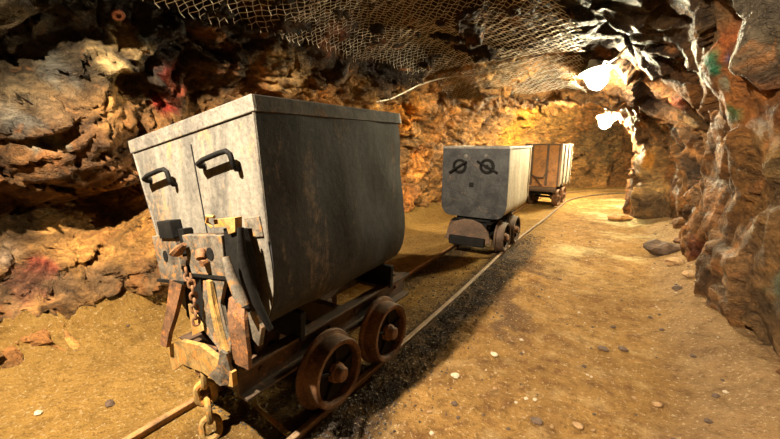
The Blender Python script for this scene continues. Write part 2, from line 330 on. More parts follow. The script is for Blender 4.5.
M_panel3 = metal_mat('rusty_panel', (.42, .20, .08), (.16, .08, .035), (.50, .22, .06), .6, 6., .0, .8)
M_strap3 = metal_mat('dark_strap', (.13, .08, .05), (.06, .04, .03), (.22, .10, .04), .3, 8., .1, .6)
M_rust = metal_mat('rusty_iron', (.20, .10, .05), (.06, .035, .022), (.38, .15, .04), .45, 12., .0, .7, spec=.25)
M_ochre = metal_mat('ochre_rusted_iron', (.42, .27, .09), (.10, .07, .035), (.50, .21, .04), .5, 13., .0, .75, spec=.25)
M_plate = metal_mat('coupling_plate_steel', (.19, .165, .13), (.045, .04, .035), (.36, .17, .05), .5, 16., .1, .6, spec=.3)
M_black = metal_mat('black_iron', (.014, .013, .012), (.006, .006, .006), (.12, .05, .022), .12, 8., .0, .75, spec=.1)
M_frame = metal_mat('dark_rusty_frame', (.10, .058, .035), (.03, .02, .014), (.30, .12, .04), .3, 8., .1, .65)
M_wheel = metal_mat('wheel_iron', (.17, .085, .04), (.045, .026, .016), (.30, .125, .04), .35, 9., .0, .65, spec=.25)
M_wheeldark = metal_mat('wheel_web_iron', (.014, .011, .010), (.008, .007, .006), (.10, .045, .02), .15, 7., .0, .8, spec=.15)
M_rail = metal_mat('rail_steel', (.30, .21, .13), (.12, .075, .045), (.30, .15, .05), .4, 12., .2, .5)
M_railrust = metal_mat('rusty_rail_steel', (.40, .22, .09), (.16, .09, .04), (.42, .20, .06), .5, 12., .1, .6)
M_wood = metal_mat('old_timber', (.20, .12, .06), (.08, .05, .03), (.26, .15, .07), .3, 6., 0., .85)
M_wire = metal_mat('galvanised_wire', (.78, .72, .62), (.5, .44, .35), (.34, .18, .08), .25, 6., .3, .5)
M_coal = metal_mat('cinder', (.07, .055, .045), (.025, .02, .018), (.16, .09, .045), .2, 20., .1, .6)
M_stone = metal_mat('loose_stone_rock', (.42, .26, .12), (.20, .12, .06), (.5, .27, .09), .4, 6., 0., .85)
M_ochre_stone = metal_mat('orange_stone', (.52, .27, .08), (.30, .14, .05), (.6, .30, .07), .4, 6., 0., .85)
M_stone_d = metal_mat('dark_stone_rock', (.13, .08, .05), (.06, .04, .03), (.22, .12, .06), .3, 8., 0., .8)
M_stone_p = metal_mat('pale_stone_rock', (.62, .52, .38), (.40, .30, .2), (.5, .3, .14), .2, 8., 0., .8)

# ---------------------------------------------------------------- rock shell
def idw(P, base, tints):
    """warp-noised colour patches over a base colour"""
    wn = np.stack([fbm(P, .35, 31, 3), fbm(P, .35, 41, 3), fbm(P, .35, 51, 3)], 1); w2 = np.stack([fbm(P, .07, 61, 2), fbm(P, .07, 64, 2), fbm(P, .07, 67, 2)], 1)
    acc = base.copy()
    for (x, y, z, r, cr, cg, cb, s) in tints:
        W = P + (wn * .16 if r > .11 else w2 * r * .9)
        d = np.sqrt(((W - np.array([x, y, z])) ** 2).sum(1))
        k = (sstep(r * 1.5, r * .55, d) * s)[:, None]
        acc = acc * (1 - k) + np.array([cr, cg, cb]) * k
    return acc
def rot3(ax, ay, az):
    return np.array(Euler((ax, ay, az)).to_matrix())
def rock_disp(P):
    """inward displacement (m) of a point on the rock"""
    W = P + np.stack([fbm(P, .9, 3, 3), fbm(P, .9, 13, 3), fbm(P, .9, 23, 3)], 1) * .13
    # bedding: slabs dip along the left wall, stand steep on the right
    def axes(n, l, f):
        n = np.array(n, float); n /= np.linalg.norm(n); l = np.array(l, float); l -= n * n.dot(l); l /= np.linalg.norm(l)
        return np.stack([n * f[0], l * f[1], np.cross(n, l) * f[2]])
    QL = W @ axes((.25, -.5, .83), (0, .86, .5), (1.9, .8, 1.)).T; QR = W @ axes((.3, .93, .25), (.1, -.3, 1.), (1.35, .5, 1.)).T
    k = sstep(-1.6, -.4, P[:, 0])
    def both(scale, seed, tilt):
        a, ga, _ = facet(QL, scale, seed, tilt); b_, gb, _ = facet(QR, scale, seed + 50, tilt)
        return a * (1 - k) + b_ * k, np.minimum(ga + k * 9, gb + (1 - k) * 9)
    v1, g1 = both(1.0, 101, .9); v2, g2 = both(.42, 201, 1.0); v3, g3_ = both(.17, 301, 1.1); v4, g4 = both(.075, 401, 1.1)
    soft = 1 - k * (.62 * sstep(9.5, 8., P[:, 1]) + .16 * sstep(4.9, 4.3, P[:, 1]))
    big = 1 - .45 * k * sstep(4.9, 4.3, P[:, 1])
    d = .14 * v1 * (.5 + .5 * big) + .10 * v2 * big + (.050 * v3 + .021 * v4) * soft
    d -= .05 * sstep(.10, 0, g1) * soft + .050 * sstep(.09, 0, g2) * soft + .015 * sstep(.10, 0, g3_) * soft + .004 * sstep(.12, 0, g4) * soft
    d += .10 * fbm(P, 1.4, 77, 4) + .025 * fbm(P, .3, 87, 4) + .009 * fbm(P, .07, 97, 2)
    d += .62 * np.exp(-(np.maximum(P[:, 2], 0) / .36) ** 2) * (1 - sstep(-2.6, -2.2, P[:, 0])) * sstep(4.6, 3.2, P[:, 1]) * (1 + .5 * fbm(P, .5, 93, 2))      # apron of rock at the foot
    for (x, y, z, r, a) in DISP:
        q = ((W - np.array([x, y, z])) ** 2).sum(1) / (r * r)
        d += a * np.exp(-q * 1.1)
    return d
vs = np.linspace(0, 1, 330)
Ls = np.concatenate([np.arange(-3.2, .3, .07), np.arange(.3, 6.5, .0215), np.arange(6.5, L_MAX, .036)])
G = shell_grid(Ls, vs); NN = grid_normals(G)
nL, nV = len(Ls), len(vs)
Pf = G.reshape(-1, 3)
dd = rock_disp(Pf).reshape(nL, nV)
GD = G + NN * dd[..., None]
# the displaced point also slides a little, so ledges overhang
Pq = GD.reshape(-1, 3)
slide = np.stack([fbm(Pq, .28, 501, 3), fbm(Pq, .28, 511, 3), fbm(Pq, .28, 521, 3)], 1) * .05
GD = (Pq + slide).reshape(nL, nV, 3)
base = np.zeros((nL * nV, 3))
nb = fbm(Pf, 1.1, 601, 4)[:, None] * .5 + .5
kx = sstep(-2.2, -.6, Pf[:, 0])[:, None]
lc = np.array([.34, .22, .11]) * (1 - nb) + np.array([.46, .30, .14]) * nb
rc = np.array([.22, .125, .06]) * (1 - nb) + np.array([.40, .24, .10]) * nb
base = lc * (1 - kx) + rc * kx
ck = (sstep(1.9, 2.3, Pf[:, 2] + .12 * nb[:, 0]) * sstep(5.4, 4.6, Pf[:, 1]))[:, None] * .9       # roof rock darkened in colour for the unlit ceiling
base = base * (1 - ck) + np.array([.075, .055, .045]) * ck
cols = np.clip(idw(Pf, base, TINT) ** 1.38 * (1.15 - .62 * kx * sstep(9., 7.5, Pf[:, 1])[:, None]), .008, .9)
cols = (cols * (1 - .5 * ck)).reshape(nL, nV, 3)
def shell_part(name, j0, j1):
    V = GD[:, j0:j1 + 1].reshape(-1, 3); C = cols[:, j0:j1 + 1].reshape(-1, 3); w = j1 - j0 + 1
    i, j = np.meshgrid(np.arange(nL - 1), np.arange(w - 1), indexing='ij')
    a = (i * w + j).ravel()
    Q = np.stack([a, a + w, a + w + 1, a + 1], 1)
    return tag(fast_mesh(name, V, Q, ROCK, C, True), kind='structure')
jl, jr = int(nV * .36), int(nV * .66)
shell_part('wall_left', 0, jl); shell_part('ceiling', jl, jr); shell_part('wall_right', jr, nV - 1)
def cap(name, i):
    ring = GD[i]; c = ring.mean(0); V = list(ring) + [c]
    F = [(j, j + 1, len(ring)) for j in range(len(ring) - 1)] + [(len(ring) - 1, 0, len(ring))]
    o = mesh(name, V, F, ROCK); at = o.data.color_attributes.new('Col', 'FLOAT_COLOR', 'POINT')
    at.data.foreach_set('color', [.3, .2, .12, 1] * len(V)); return tag(o, kind='structure')
cap('wall_back', nL - 1); cap('wall_front', 0)

# ---------------------------------------------------------------- floor
def track_x(L):                     # gentle wander of the track
    return -.05 * np.exp(-((L - 4.8) / 1.7) ** 2)
def floor_h(X, Y):
    P = np.stack([X, Y, X * 0], 1)
    h = .022 * fbm(P, .9, 701, 3) + .010 * fbm(P, .18, 711, 3) + .006 * fbm(P, .06, 715, 2) * sstep(-1., -.4, X)
    st = Y < TURN_Y
    rr = np.where(st, X - X_REF, R_REF - np.hypot(X - TURN_X, Y - TURN_Y))       # offset from the reference line
    # bank against the left wall with two worn ledges
    bk = sstep(-1.35, -2.1, rr + .1 * fbm(P, .5, 721, 2))
    lay = .20 * bk + .05 * sstep(-1.72, -1.76, rr + .12 * fbm(P, .4, 731, 3)) * sstep(4.5, 3.5, Y)
    h = h + lay
    h = h + .16 * sstep(1.55, 2.05, rr) + .05 * sstep(1.2, 1.9, rr) * fbm(P, .25, 741, 4)
    # muddy ripple between track and path
    mud = np.exp(-((rr - .55) / .25) ** 2) * sstep(1.4, 2.2, Y) * sstep(5., 3.6, Y)
    a = fbm(P, .16, 751, 3); h = h + mud * (.036 * np.abs(a) * 2 + .010)
    # keep it low between and beside the rails
    tr = sstep(.48, .36, np.abs(rr + .11 - track_x(Y)))
    h = h * (1 - .6 * tr) + .026 * tr
    return h, rr, tr
xs = np.arange(-4.0, 1.6, .021); ys = np.concatenate([np.arange(-3.3, .6, .06), np.arange(.6, 6., .021), np.arange(6., 13.2, .04)])
def floor_part(xs, ys):
    X, Y = np.meshgrid(xs, ys, indexing='ij'); Xf, Yf = X.ravel(), Y.ravel()
    h, rr, tr = floor_h(Xf, Yf); P = np.stack([Xf, Yf, h], 1)
    n = fbm(P, .6, 801, 4)
    sand = np.array([.47, .30, .10])[None] * (1 + .15 * n[:, None])
    path = np.array([.46, .285, .11])[None] * (1 + .15 * n[:, None])
    k = sstep(-.1, .5, rr)[:, None]; c = sand * (1 - k) + path * k
    pale = (sstep(-.15, .35, fbm(P, .55, 811, 4)) * sstep(3.6, 5.5, Yf) * sstep(.4, .9, rr) * sstep(2.0, 1.5, rr))[:, None] * .85  # pale sand, brightened to paint in the lamp light on the path
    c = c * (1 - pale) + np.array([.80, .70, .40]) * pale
    sp = (sstep(.18, .4, fbm(P, .045, 851, 2)) * .45 + sstep(.2, .5, fbm(P, .16, 861, 3)) * .35)[:, None] * k
    c = c * (1 - sp) + np.array([.24, .125, .055]) * sp
    lt = (sstep(.22, .5, fbm(P, .10, 871, 3)))[:, None] * .4 * k
    c = c * (1 - lt) + np.array([.66, .48, .25]) * lt
    rub = (sstep(1.45, 1.75, rr + .15 * n))[:, None] * .6
    c = c * (1 - rub) + np.array([.40, .28, .17]) * rub
    # dark cinder by the rails, widened and darkened to paint in the wagon's shadow
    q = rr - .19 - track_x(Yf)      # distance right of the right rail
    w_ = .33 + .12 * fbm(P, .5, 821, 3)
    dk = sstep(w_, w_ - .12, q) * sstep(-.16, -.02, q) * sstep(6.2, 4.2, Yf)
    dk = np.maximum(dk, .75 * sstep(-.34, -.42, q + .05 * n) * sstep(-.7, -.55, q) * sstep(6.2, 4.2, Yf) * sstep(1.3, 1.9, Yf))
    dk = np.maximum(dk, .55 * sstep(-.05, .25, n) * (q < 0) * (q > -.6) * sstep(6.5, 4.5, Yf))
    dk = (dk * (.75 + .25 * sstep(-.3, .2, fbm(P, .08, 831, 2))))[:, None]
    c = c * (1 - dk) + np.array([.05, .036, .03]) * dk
    mu = (np.exp(-((rr - .62) / .22) ** 2) * sstep(1.6, 2.4, Yf) * sstep(5., 3.6, Yf) * sstep(-.2, .25, fbm(P, .2, 841, 3)))[:, None] * .85
    c = c * (1 - mu) + np.array([.20, .12, .07]) * mu
    nx, ny = len(xs), len(ys)
    i, j = np.meshgrid(np.arange(nx - 1), np.arange(ny - 1), indexing='ij'); a = (i * ny + j).ravel()
    Q = np.stack([a, a + ny, a + ny + 1, a + 1], 1)
    return P, Q, np.clip(c ** 1.2 * .85, .01, .9)
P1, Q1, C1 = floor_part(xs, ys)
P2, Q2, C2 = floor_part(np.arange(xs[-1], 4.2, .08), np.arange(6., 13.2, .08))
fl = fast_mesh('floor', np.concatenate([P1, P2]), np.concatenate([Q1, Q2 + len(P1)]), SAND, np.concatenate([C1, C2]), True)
tag(fl, kind='structure')
def fz(x, y): return float(floor_h(np.array([x]), np.array([y]))[0][0])

# ---------------------------------------------------------------- rails
def sweep(name, off, prof, L0, L1, mat):
    L = np.concatenate([np.arange(L0, 8.4, .15), np.arange(8.4, L1, .08)])
    x, y, phi = centre(L); o = off + track_x(L) * (L < 8.4)
    V = []; n = len(prof)
    for i in range(len(L)):
        c, s = math.cos(phi[i]), math.sin(phi[i])
        for (a, z) in prof: V.append((x[i] + (o[i] + a) * c, y[i] - (o[i] + a) * s, z + .004 * math.sin(L[i] * 1.7)))
    F = [(i * n + k, i * n + (k + 1) % n, (i + 1) * n + (k + 1) % n, (i + 1) * n + k) for i in range(len(L) - 1) for k in range(n)]
    F += [tuple(range(n))[::-1], tuple(range((len(L) - 1) * n, len(L) * n))]
    return mesh(name, V, F, mat)
prof = [(-.032, -.012), (.032, -.012), (.032, -.004), (.006, .006), (.006, .042), (.015, .046), (.016, .058), (.012, .062), (-.012, .062), (-.016, .058), (-.015, .046), (-.006, .042), (-.006, .006), (-.032, -.004)]
tag(sweep('rail', .195, prof, -1.5, 13.2, M_rail), 'worn steel rail on the path side of the narrow mine track', 'rail', 'rails of the mine track')
tag(sweep('rail', -.40, prof, -1.5, 13.2, M_railrust), 'rusty steel rail on the rock wall side of the mine track', 'rail', 'rails of the mine track')
# gauge bar between the rails under the front wagon
mb = MB(); mb.tube([(-1.66, 1.17, .050), (-1.4, 1.0, .052), (-1.14, .96, .050)], .012, 6)
tag(mb.build('tie_bar', M_ochre), 'thin iron tie bar between the rails under the nearest wagon', 'tie bar')

LAMP1, LAMP2 = 800., 1500.
KEYPOS, KEYPOW, REARPOW, EXPO = (-1.42, -.45, 2.95), 1650., 0., .15
KEYAIM = (.10, .72, -.74)
STONES = [
 (-.06, 7.35, .14, 'flat orange boulder lying on the path by the right wall near the bend', dict(name='boulder', cat='boulder', mat=M_ochre_stone, seed=3, flat=.45, sub=3, rz=.4)),
 (.42, 5.25, .13, 'dark reddish boulder at the foot of the right wall cleft', dict(name='boulder', cat='boulder', seed=5, mat=M_stone_d, flat=.8, sub=3)),
 (.50, 4.75, .08, 'small rust red stone beside the cleft of the right wall', dict(seed=6, mat=M_stone)),
 (-.023, 2.60, .024, 'small dark stone in the middle of the path, left one of a close pair', dict(seed=11, mat=M_stone_d)),
 (.086, 2.67, .022, 'small dark stone in the middle of the path, right one of a close pair', dict(seed=12, mat=M_stone_d)),
 (-.245, 1.69, .022, 'elongated dark stone on the sand near the bottom of the picture', dict(seed=13, mat=M_stone_d, flat=.4)),
 (-.076, 1.76, .020, 'flat grey-brown stone right of the elongated dark one near the bottom', dict(seed=14, mat=M_stone, flat=.4)),
 (.244, 2.13, .018, 'small brown stone low on the right side of the path', dict(seed=15, mat=M_stone)),
 (-.71, 1.80, .020, 'pale pinkish stone beside the dark cinder right of the front wheels', dict(seed=16, mat=M_stone_p)),
 (-.584, 2.11, .018, 'pale stone on the sand just beyond the shadow of the nearest wagon', dict(seed=17, mat=M_stone_p)),
 (-2.11, .652, .020, 'small dark stone on the sand left of the left rail', dict(seed=18, mat=M_stone_d)),
 (-2.33, .432, .016, 'small pale stone near the lower left corner', dict(seed=19, mat=M_stone_p)),
 (.60, 5.45, .06, 'small rust red stone farthest along the foot of the right wall', dict(seed=20, mat=M_rust, flat=.8)),
 (.56, 4.2, .05, 'brown rubble stone at the foot of the right wall below the cleft', dict(seed=21, mat=M_stone)),
 (.46, 3.95, .035, 'smaller brown rubble stone beside the rubble at the right wall foot', dict(seed=22, mat=M_stone_d)),
]
# ---------------------------------------------------------------- wagon pieces
def tub_profile(w0, w1, d1, wb, d2, na=9, nc=9, nb=5):
    """half profile from rim down to the bottom middle: list of (x, z)"""
    P = [(w0 + (w1 - w0) * k / na, -d1 * k / na) for k in range(na)]
    for k in range(nc + 1):
        t = k / nc * math.pi / 2
        P.append((wb + (w1 - wb) * math.cos(t) ** .85 if k < nc else wb, -d1 - (d2 - d1) * math.sin(t) ** .85))
    P += [(wb * (1 - k / nb), -d2) for k in range(1, nb)]
    return P
def tub_shell(w0, w1, d1, wb, d2, y0, y1, thick=.012, ny=14, dent=.006, seed=1, bulge=.0):
    """open-topped tub; returns vertices, faces (outer + inner skin)"""
    H = tub_profile(w0, w1, d1, wb, d2)
    ring = [(x, z) for x, z in H] + [(0, -d2)] + [(-x, z) for x, z in H[::-1]]
    n = len(ring)
    def skin(sc, off):
        V = []; F = []
        for j in range(ny + 1):
            y = y0 + off + (y1 - y0 - 2 * off) * j / ny
            for (x, z) in ring:
                k = max(0, abs(x) - off) * (1 if x > 0 else -1)
                zz = z + off * (1 if z < -d1 else 0)
                f = math.sin(math.pi * j / ny)
                V.append([k * (1 + bulge * f * (.3 - z)), y, zz])
        for j in range(ny):
            for i in range(n - 1):
                F.append((j * n + i, j * n + i + 1, (j + 1) * n + i + 1, (j + 1) * n + i))
        return V, F
    Vo, Fo = skin(1, 0); Vi, Fi = skin(1, thick)
    V = Vo + Vi; o = len(Vo); F = Fo + [tuple(o + q for q in f[::-1]) for f in Fi]
    # end plates as strips between mirrored points
    m = n // 2
    def end(base, flip):
        S = []
        K = 8
        for i in range(m):
            a, b = base + i, base + n - 1 - i; c, d = base + i + 1, base + n - 2 - i
            S.append((i, a, b, c, d))
        for i, a, b, c, d in S:
            if c == d: F.append((a, c, b) if flip else (b, c, a))
            else: F.append((a, c, d, b) if flip else (b, d, c, a))
    end(0, False); end(ny * n, True); end(o, True); end(o + ny * n, False)
    for j in range(ny):                                     # rim
        for e in (0, n - 1):
            F.append((j * n + e, (j + 1) * n + e, o + (j + 1) * n + e, o + j * n + e))
    F.append((0, n - 1, o + n - 1, o)); F.append((ny * n, ny * n + n - 1, o + ny * n + n - 1, o + ny * n))
    Pn = np.array(V); dn = np.stack([vnoise(Pn, .16, seed), vnoise(Pn, .2, seed + 1), vnoise(Pn, .2, seed + 2)], 1) * dent
    dn[:, 2] *= .2
    Pn = Pn + dn
    return [tuple(v) for v in Pn], F
def tub(name, mat, parent, M, **kw):
    V, F = tub_shell(**kw)
    me = bpy.data.meshes.new(name); me.from_pydata(V, [], F); me.update()
    bm = bmesh.new(); bm.from_mesh(me); bmesh.ops.recalc_face_normals(bm, faces=bm.faces)
    if M is not None: bm.transform(M)
    bm.to_mesh(me); bm.free()
    o = link(name, me, mat, parent)
    me.polygons.foreach_set('use_smooth', [True] * len(me.polygons))
    sharp = me.attributes.new('sharp_edge', 'BOOLEAN', 'EDGE')
    bm = bmesh.new(); bm.from_mesh(me); bm.edges.ensure_lookup_table()
    sharp.data.foreach_set('value', [(len(e.link_faces) == 2 and e.calc_face_angle(0) > R(38)) for e in bm.edges]); bm.free(); me.update()
    return o
def make_wheel(parent, side, x, y, r=.168, mat=M_wheel, matd=M_wheeldark, hub=M_rust):
    """side +1: outer face looks to +X"""
    s = side
    M = Matrix.Translation((x, y, .062 + r)) @ Matrix.Diagonal((s, 1, 1, 1))
    mb = MB()
    mb.lathe([(-.030, r - .030), (-.004, r - .028), (.0, r - .022), (.0, r - .004), (-.006, r), (-.075, r + .004), (-.080, r + .022), (-.086, r + .026), (-.097, r + .026), (-.102, r + .018), (-.102, r - .03), (-.07, r - .034), (-.030, r - .030)], 48, M)
    w = mb.build('wheel', mat, parent, True)
    mb = MB()
    mb.lathe([(-.085, .0), (-.085, r - .02), (-.040, r - .026), (-.034, r - .06), (-.040, .055), (-.034, .05), (-.034, 0)], 40, M)
    for k in range(5):
        a = 2 * math.pi * k / 5 + .3
        mb.box(Vector((x - s * .030, y + math.cos(a) * .085, .062 + r + math.sin(a) * .085)), (.02, .085, .016), Euler((a, 0, 0)), .003)
    mb.build('wheel_web', matd, w, True)
    mb = MB()
    mb.lathe([(-.04, .052), (-.012, .047), (-.008, .040), (.014, .037), (.022, .030), (.024, .0)], 24, M)
    mb.build('hub', hub, w, True)
    return w
def undercarriage(parent, y0, y1, wb, xw, mat=M_frame, r=.168, bumper=True, wm=M_wheel, wd=M_wheeldark, hub=M_rust, ch=(.30, .44)):
    """frame beams (channels), cross members, axles and four wheels; xw = outer face of the wheels"""
    zt, zb = ch[1], ch[0]
    for s in (-1, 1):
        mb = MB(); x = s * .175
        mb.box((x, (y0 + y1) / 2, (zt + zb) / 2), (.012, y1 - y0, zt - zb), None, .003)
        mb.box((x + s * .028, (y0 + y1) / 2, zt - .006), (.055, y1 - y0, .012), None, .003)
        mb.box((x + s * .028, (y0 + y1) / 2, zb + .006), (.055, y1 - y0, .012), None, .003)
        for k in range(6):
            yy = y0 + (y1 - y0) * (k + .5) / 6
            mb.lathe([(0, .011), (.008, .011), (.010, .006), (.010, 0)], 8, Matrix.Translation((x + s * .006, yy, (zt + zb) / 2)) @ Matrix.Diagonal((s, 1, 1, 1)))
        fb = mb.build('frame_beam', mat, parent)
    for y in (y0 + .03, (y0 + y1) / 2, y1 - .03):
        mb = MB(); mb.box((0, y, (zt + zb) / 2), (.34, .05, zt - zb - .02), None, .004); mb.build('cross_member', mat, parent)
    for yy in (-wb / 2, wb / 2):
        mb = MB(); mb.tube([(-xw + .03, yy, .062 + r), (xw - .03, yy, .062 + r)], .022, 14)
        mb.build('axle', M_black, parent, True)
        for s in (-1, 1):
            mb = MB(); mb.box((s * .19, yy, .062 + r + .02), (.07, .11, .12), None, .012)
            mb.build('axle_box', M_frame, parent)
            make_wheel(parent, s, s * xw, yy, r, wm, wd, hub)

# ================================================================ the nearest wagon
XC, YC = -1.395, 1.452
w1 = tag(empty('mine_wagon', (XC, YC, 0)), 'nearest and largest mine wagon, grey steel tub tilted over rusty wheels with chain', 'mine wagon', 'mine wagons on the track')
L_ = lambda t, s, z: Vector((t - XC, s - YC, z))
MBODY = Matrix.Translation((-.133, -.100, 1.385)) @ Matrix.Rotation(.04, 4, 'Z') @ Matrix.Rotation(-.183, 4, 'Y')
HL = .502
body = tub('tub', M_tub1_shade, w1, MBODY, w0=.415, w1=.358, d1=.50, wb=.13, d2=.85, y0=-HL, y1=HL, seed=4, dent=.009, bulge=.03)
H_ = tub_profile(.413, .356, .50, .128, .847); mb = MB()
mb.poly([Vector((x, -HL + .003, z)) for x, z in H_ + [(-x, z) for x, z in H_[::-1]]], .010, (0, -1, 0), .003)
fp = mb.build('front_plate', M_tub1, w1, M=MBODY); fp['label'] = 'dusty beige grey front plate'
# rim band
mb = MB(); t = .009
for s in (-1, 1):
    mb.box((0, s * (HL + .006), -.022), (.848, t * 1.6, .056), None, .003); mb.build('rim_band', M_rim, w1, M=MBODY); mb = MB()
    mb.box((s * (.417), 0, -.022), (t * 1.6, HL * 2 + .0, .056), None, .003); mb.build('rim_band', M_rim_shade, w1, M=MBODY); mb = MB()
mb.bm.free()
# vertical seam strips and welded patch on the front plate
mb = MB()
mb.box((.02, -HL - .004, -.27), (.008, .010, .36), Euler((0, .05, 0)), .002)
mb.box((.075, -HL - .003, -.33), (.005, .008, .22), Euler((0, .07, 0)), .002)
mb.build('seam_strip', M_black, w1, M=MBODY)
mb = MB(); mb.box((.30, -HL - .006, -.44), (.085, .014, .075), None, .003); mb.build('welded_patch', M_plate, w1, M=MBODY)
for s in (-1, 1):
    mb = MB(); mb.tube([(s * .411, -HL - .006, -.05), (s * .358, -HL - .006, -.50)], .005, 6); mb.build('corner_weld', M_rim, w1, M=MBODY)
# D handles on the front
def handle(x, z, w):
    mb = MB(); y = -HL
    pts = [(x - w / 2, y + .002, z), (x - w / 2, y - .022, z + .002), (x - w / 2 + .012, y - .038, z + .008), (x - w * .25, y - .042, z + .018), (x + w * .25, y - .042, z + .026), (x + w / 2 - .012, y - .042, z + .026),
           (x + w / 2, y - .038, z + .014), (x + w / 2 + .002, y - .034, z - .026), (x + w / 2 - .004, y - .022, z - .040), (x + w / 2 - .006, y + .002, z - .042)]
    # densify
    mb.tube(pts, [.012, .0115, .011] + [.0098] * 6 + [.011], 10)
    mb.lathe([(0, .02), (.006, .02), (.008, .014)], 14, Matrix.Translation((x - w / 2, y, z)) @ Matrix.Rotation(-math.pi / 2, 4, 'Z'))
    h = mb.build('handle', M_black, w1, True, M=MBODY); h['label'] = 'black iron handle'
handle(-.222, -.188, .195); handle(.185, -.185, .205)

# coupling assembly on the front of the wagon
Yf = .80
def plate(name, pts, y=Yf, th=.014, mat=M_plate, bev=.002):
    mb = MB(); mb.poly([L_(a, y, b) for a, b in pts], th, (0, 1, 0), bev); return mb.build(name, mat, w1)
def pt_ring(x, z, r, n=14): return [(x + r * math.cos(2 * math.pi * k / n), z + r * math.sin(2 * math.pi * k / n)) for k in range(n)]
mb = MB(); mb.poly([L_(-1.60, .832, .76), L_(-1.20, .832, .80), L_(-1.19, .832, .56), L_(-1.30, .832, .50), L_(-1.52, .832, .49), L_(-1.62, .832, .54)], .012); mb.build('shade_sheet', M_black, w1)  # dark sheet added for the shade under the tub front
# two bracket plates with holes: the hole is a dark recessed bush
pl = plate('bracket_plate', [(-1.775, .897), (-1.582, .924), (-1.545, .722), (-1.735, .690)], th=.028, bev=.003)
pr = plate('bracket_plate', [(-1.505, .940), (-1.235, .975), (-1.232, .812), (-1.46, .778)], y=.79, th=.030, bev=.003)
def bush(x, z, y, par, a=.026, b=.016):
    mb = MB(); n = 16
    mb.poly([L_(x + a * math.cos(2 * math.pi * k / n) * .75, y - .003, z + b * 1.4 * math.sin(2 * math.pi * k / n)) for k in range(n)], .006)
    o = mb.build('bolt_hole', M_black, w1)
bush(-1.672, .822, .80, pl, .024, .018); bush(-1.315, .893, .79, pr, .03, .018)
mb = MB(); mb.tube([L_(-1.36, .78, .90), L_(-1.34, .765, .875)], [.02, .017], 10); mb.tube([L_(-1.335, .785, .862), L_(-1.332, .76, .858)], .014, 8)
mb.build('bolt', M_rust, w1, True)
# flange lips under the plates
mb = MB(); mb.poly([L_(-1.76, .79, .700), L_(-1.53, .79, .735), L_(-1.53, .79, .722), L_(-1.76, .79, .688)], .05); mb.poly([L_(-1.475, .785, .785), L_(-1.215, .785, .822), L_(-1.215, .785, .808), L_(-1.475, .785, .772)], .05)
mb.build('bracket_lip', M_black, w1)
# shelf behind the brackets, tying them to the tub
mb = MB(); mb.poly([L_(-1.76, .82, .90), L_(-1.24, .82, .975), L_(-1.23, .82, .86), L_(-1.74, .82, .76)], .05); mb.build('bracket_back', M_frame, w1)
# black latch block and slot
mb = MB(); mb.poly([L_(-1.695, .79, .975), L_(-1.590, .79, .990), L_(-1.575, .79, .915), L_(-1.685, .79, .900)], .05, bev=.004); mb.build('latch_block', M_black, w1)
mb = MB(); mb.poly([L_(-1.548, .80, .958), L_(-1.510, .80, .964), L_(-1.500, .80, .85), L_(-1.535, .80, .84)], .04, bev=.003); mb.build('latch_bar', M_black, w1)
mb = MB(); mb.tube([L_(-1.548, .775, .862), L_(-1.51, .765, .872), L_(-1.475, .765, .898), L_(-1.455, .77, .915)], [.02, .026, .022, .012], 8, flat=.7); mb.build('latch_hook', M_rust, w1, True)
# spring clip on the right bracket
mb = MB(); mb.poly([L_(-1.275, .79, 1.03), L_(-1.145, .79, 1.052), L_(-1.15, .79, 1.0), L_(-1.19, .79, .985), L_(-1.20, .79, 1.015), L_(-1.27, .79, 1.0)], .03, bev=.002)
mb.tube([L_(-1.285, .79, 1.00), L_(-1.30, .78, 1.02), L_(-1.285, .775, 1.045), L_(-1.25, .78, 1.045)], .007, 6)
mb.build('spring_clip', M_ochre, w1)
# lever housing coloured black for the shaded gap behind levers
mb = MB(); mb.poly([L_(-1.235, .80, 1.0), L_(-1.13, .80, 1.01), L_(-1.10, .80, .90), L_(-1.09, .80, .72), L_(-1.17, .80, .70), L_(-1.23, .80, .82)], .03, bev=.003); mb.build('lever_housing', M_black, w1)
# two release levers
mb = MB(); mb.tube([L_(-1.165, .755, .915), L_(-1.135, .75, .85), L_(-1.10, .75, .79), L_(-1.078, .752, .752)], [.014, .020, .024, .020], 10, flat=.6); mb.build('release_lever', M_plate, w1, True)
mb = MB(); mb.tube([L_(-1.118, .79, 1.02), L_(-1.108, .78, .94), L_(-1.085, .78, .85), L_(-1.055, .785, .76), L_(-1.03, .80, .69), L_(-1.02, .81, .655)], [.013, .017, .018, .017, .014, .012], 10, flat=.6); mb.build('release_lever', M_black, w1, True)
mb = MB(); mb.poly([L_(-1.12, .79, .70), L_(-1.085, .79, .715), L_(-1.045, .79, .66), L_(-1.07, .79, .58), L_(-1.10, .79, .60), L_(-1.11, .79, .66)], .02, bev=.003); mb.build('lever_tail', M_plate, w1)
# orange legs
def strap(name, pts, w, th, mat, dirx=(1, 0, 0)):
    """flat bar following pts, width w along dirx"""
    mb = MB(); d = Vector(dirx).normalized()
    pts = [Vector(p) for p in pts]; rg = []
    for i, p in enumerate(pts):
        ww = w[i] if hasattr(w, '__len__') else w
        tg = (pts[min(i + 1, len(pts) - 1)] - pts[max(i - 1, 0)]).normalized(); nn = tg.cross(d).normalized() * th / 2
        rg.append([mb.bm.verts.new(p + d * ww / 2 + nn), mb.bm.verts.new(p - d * ww / 2 + nn), mb.bm.verts.new(p - d * ww / 2 - nn), mb.bm.verts.new(p + d * ww / 2 - nn)])
    for a, b in zip(rg[:-1], rg[1:]):
        for k in range(4): mb.bm.faces.new((a[k], a[(k + 1) % 4], b[(k + 1) % 4], b[k]))
    mb.bm.faces.new(rg[0][::-1]); mb.bm.faces.new(rg[-1])
    return mb.build(name, mat, w1)
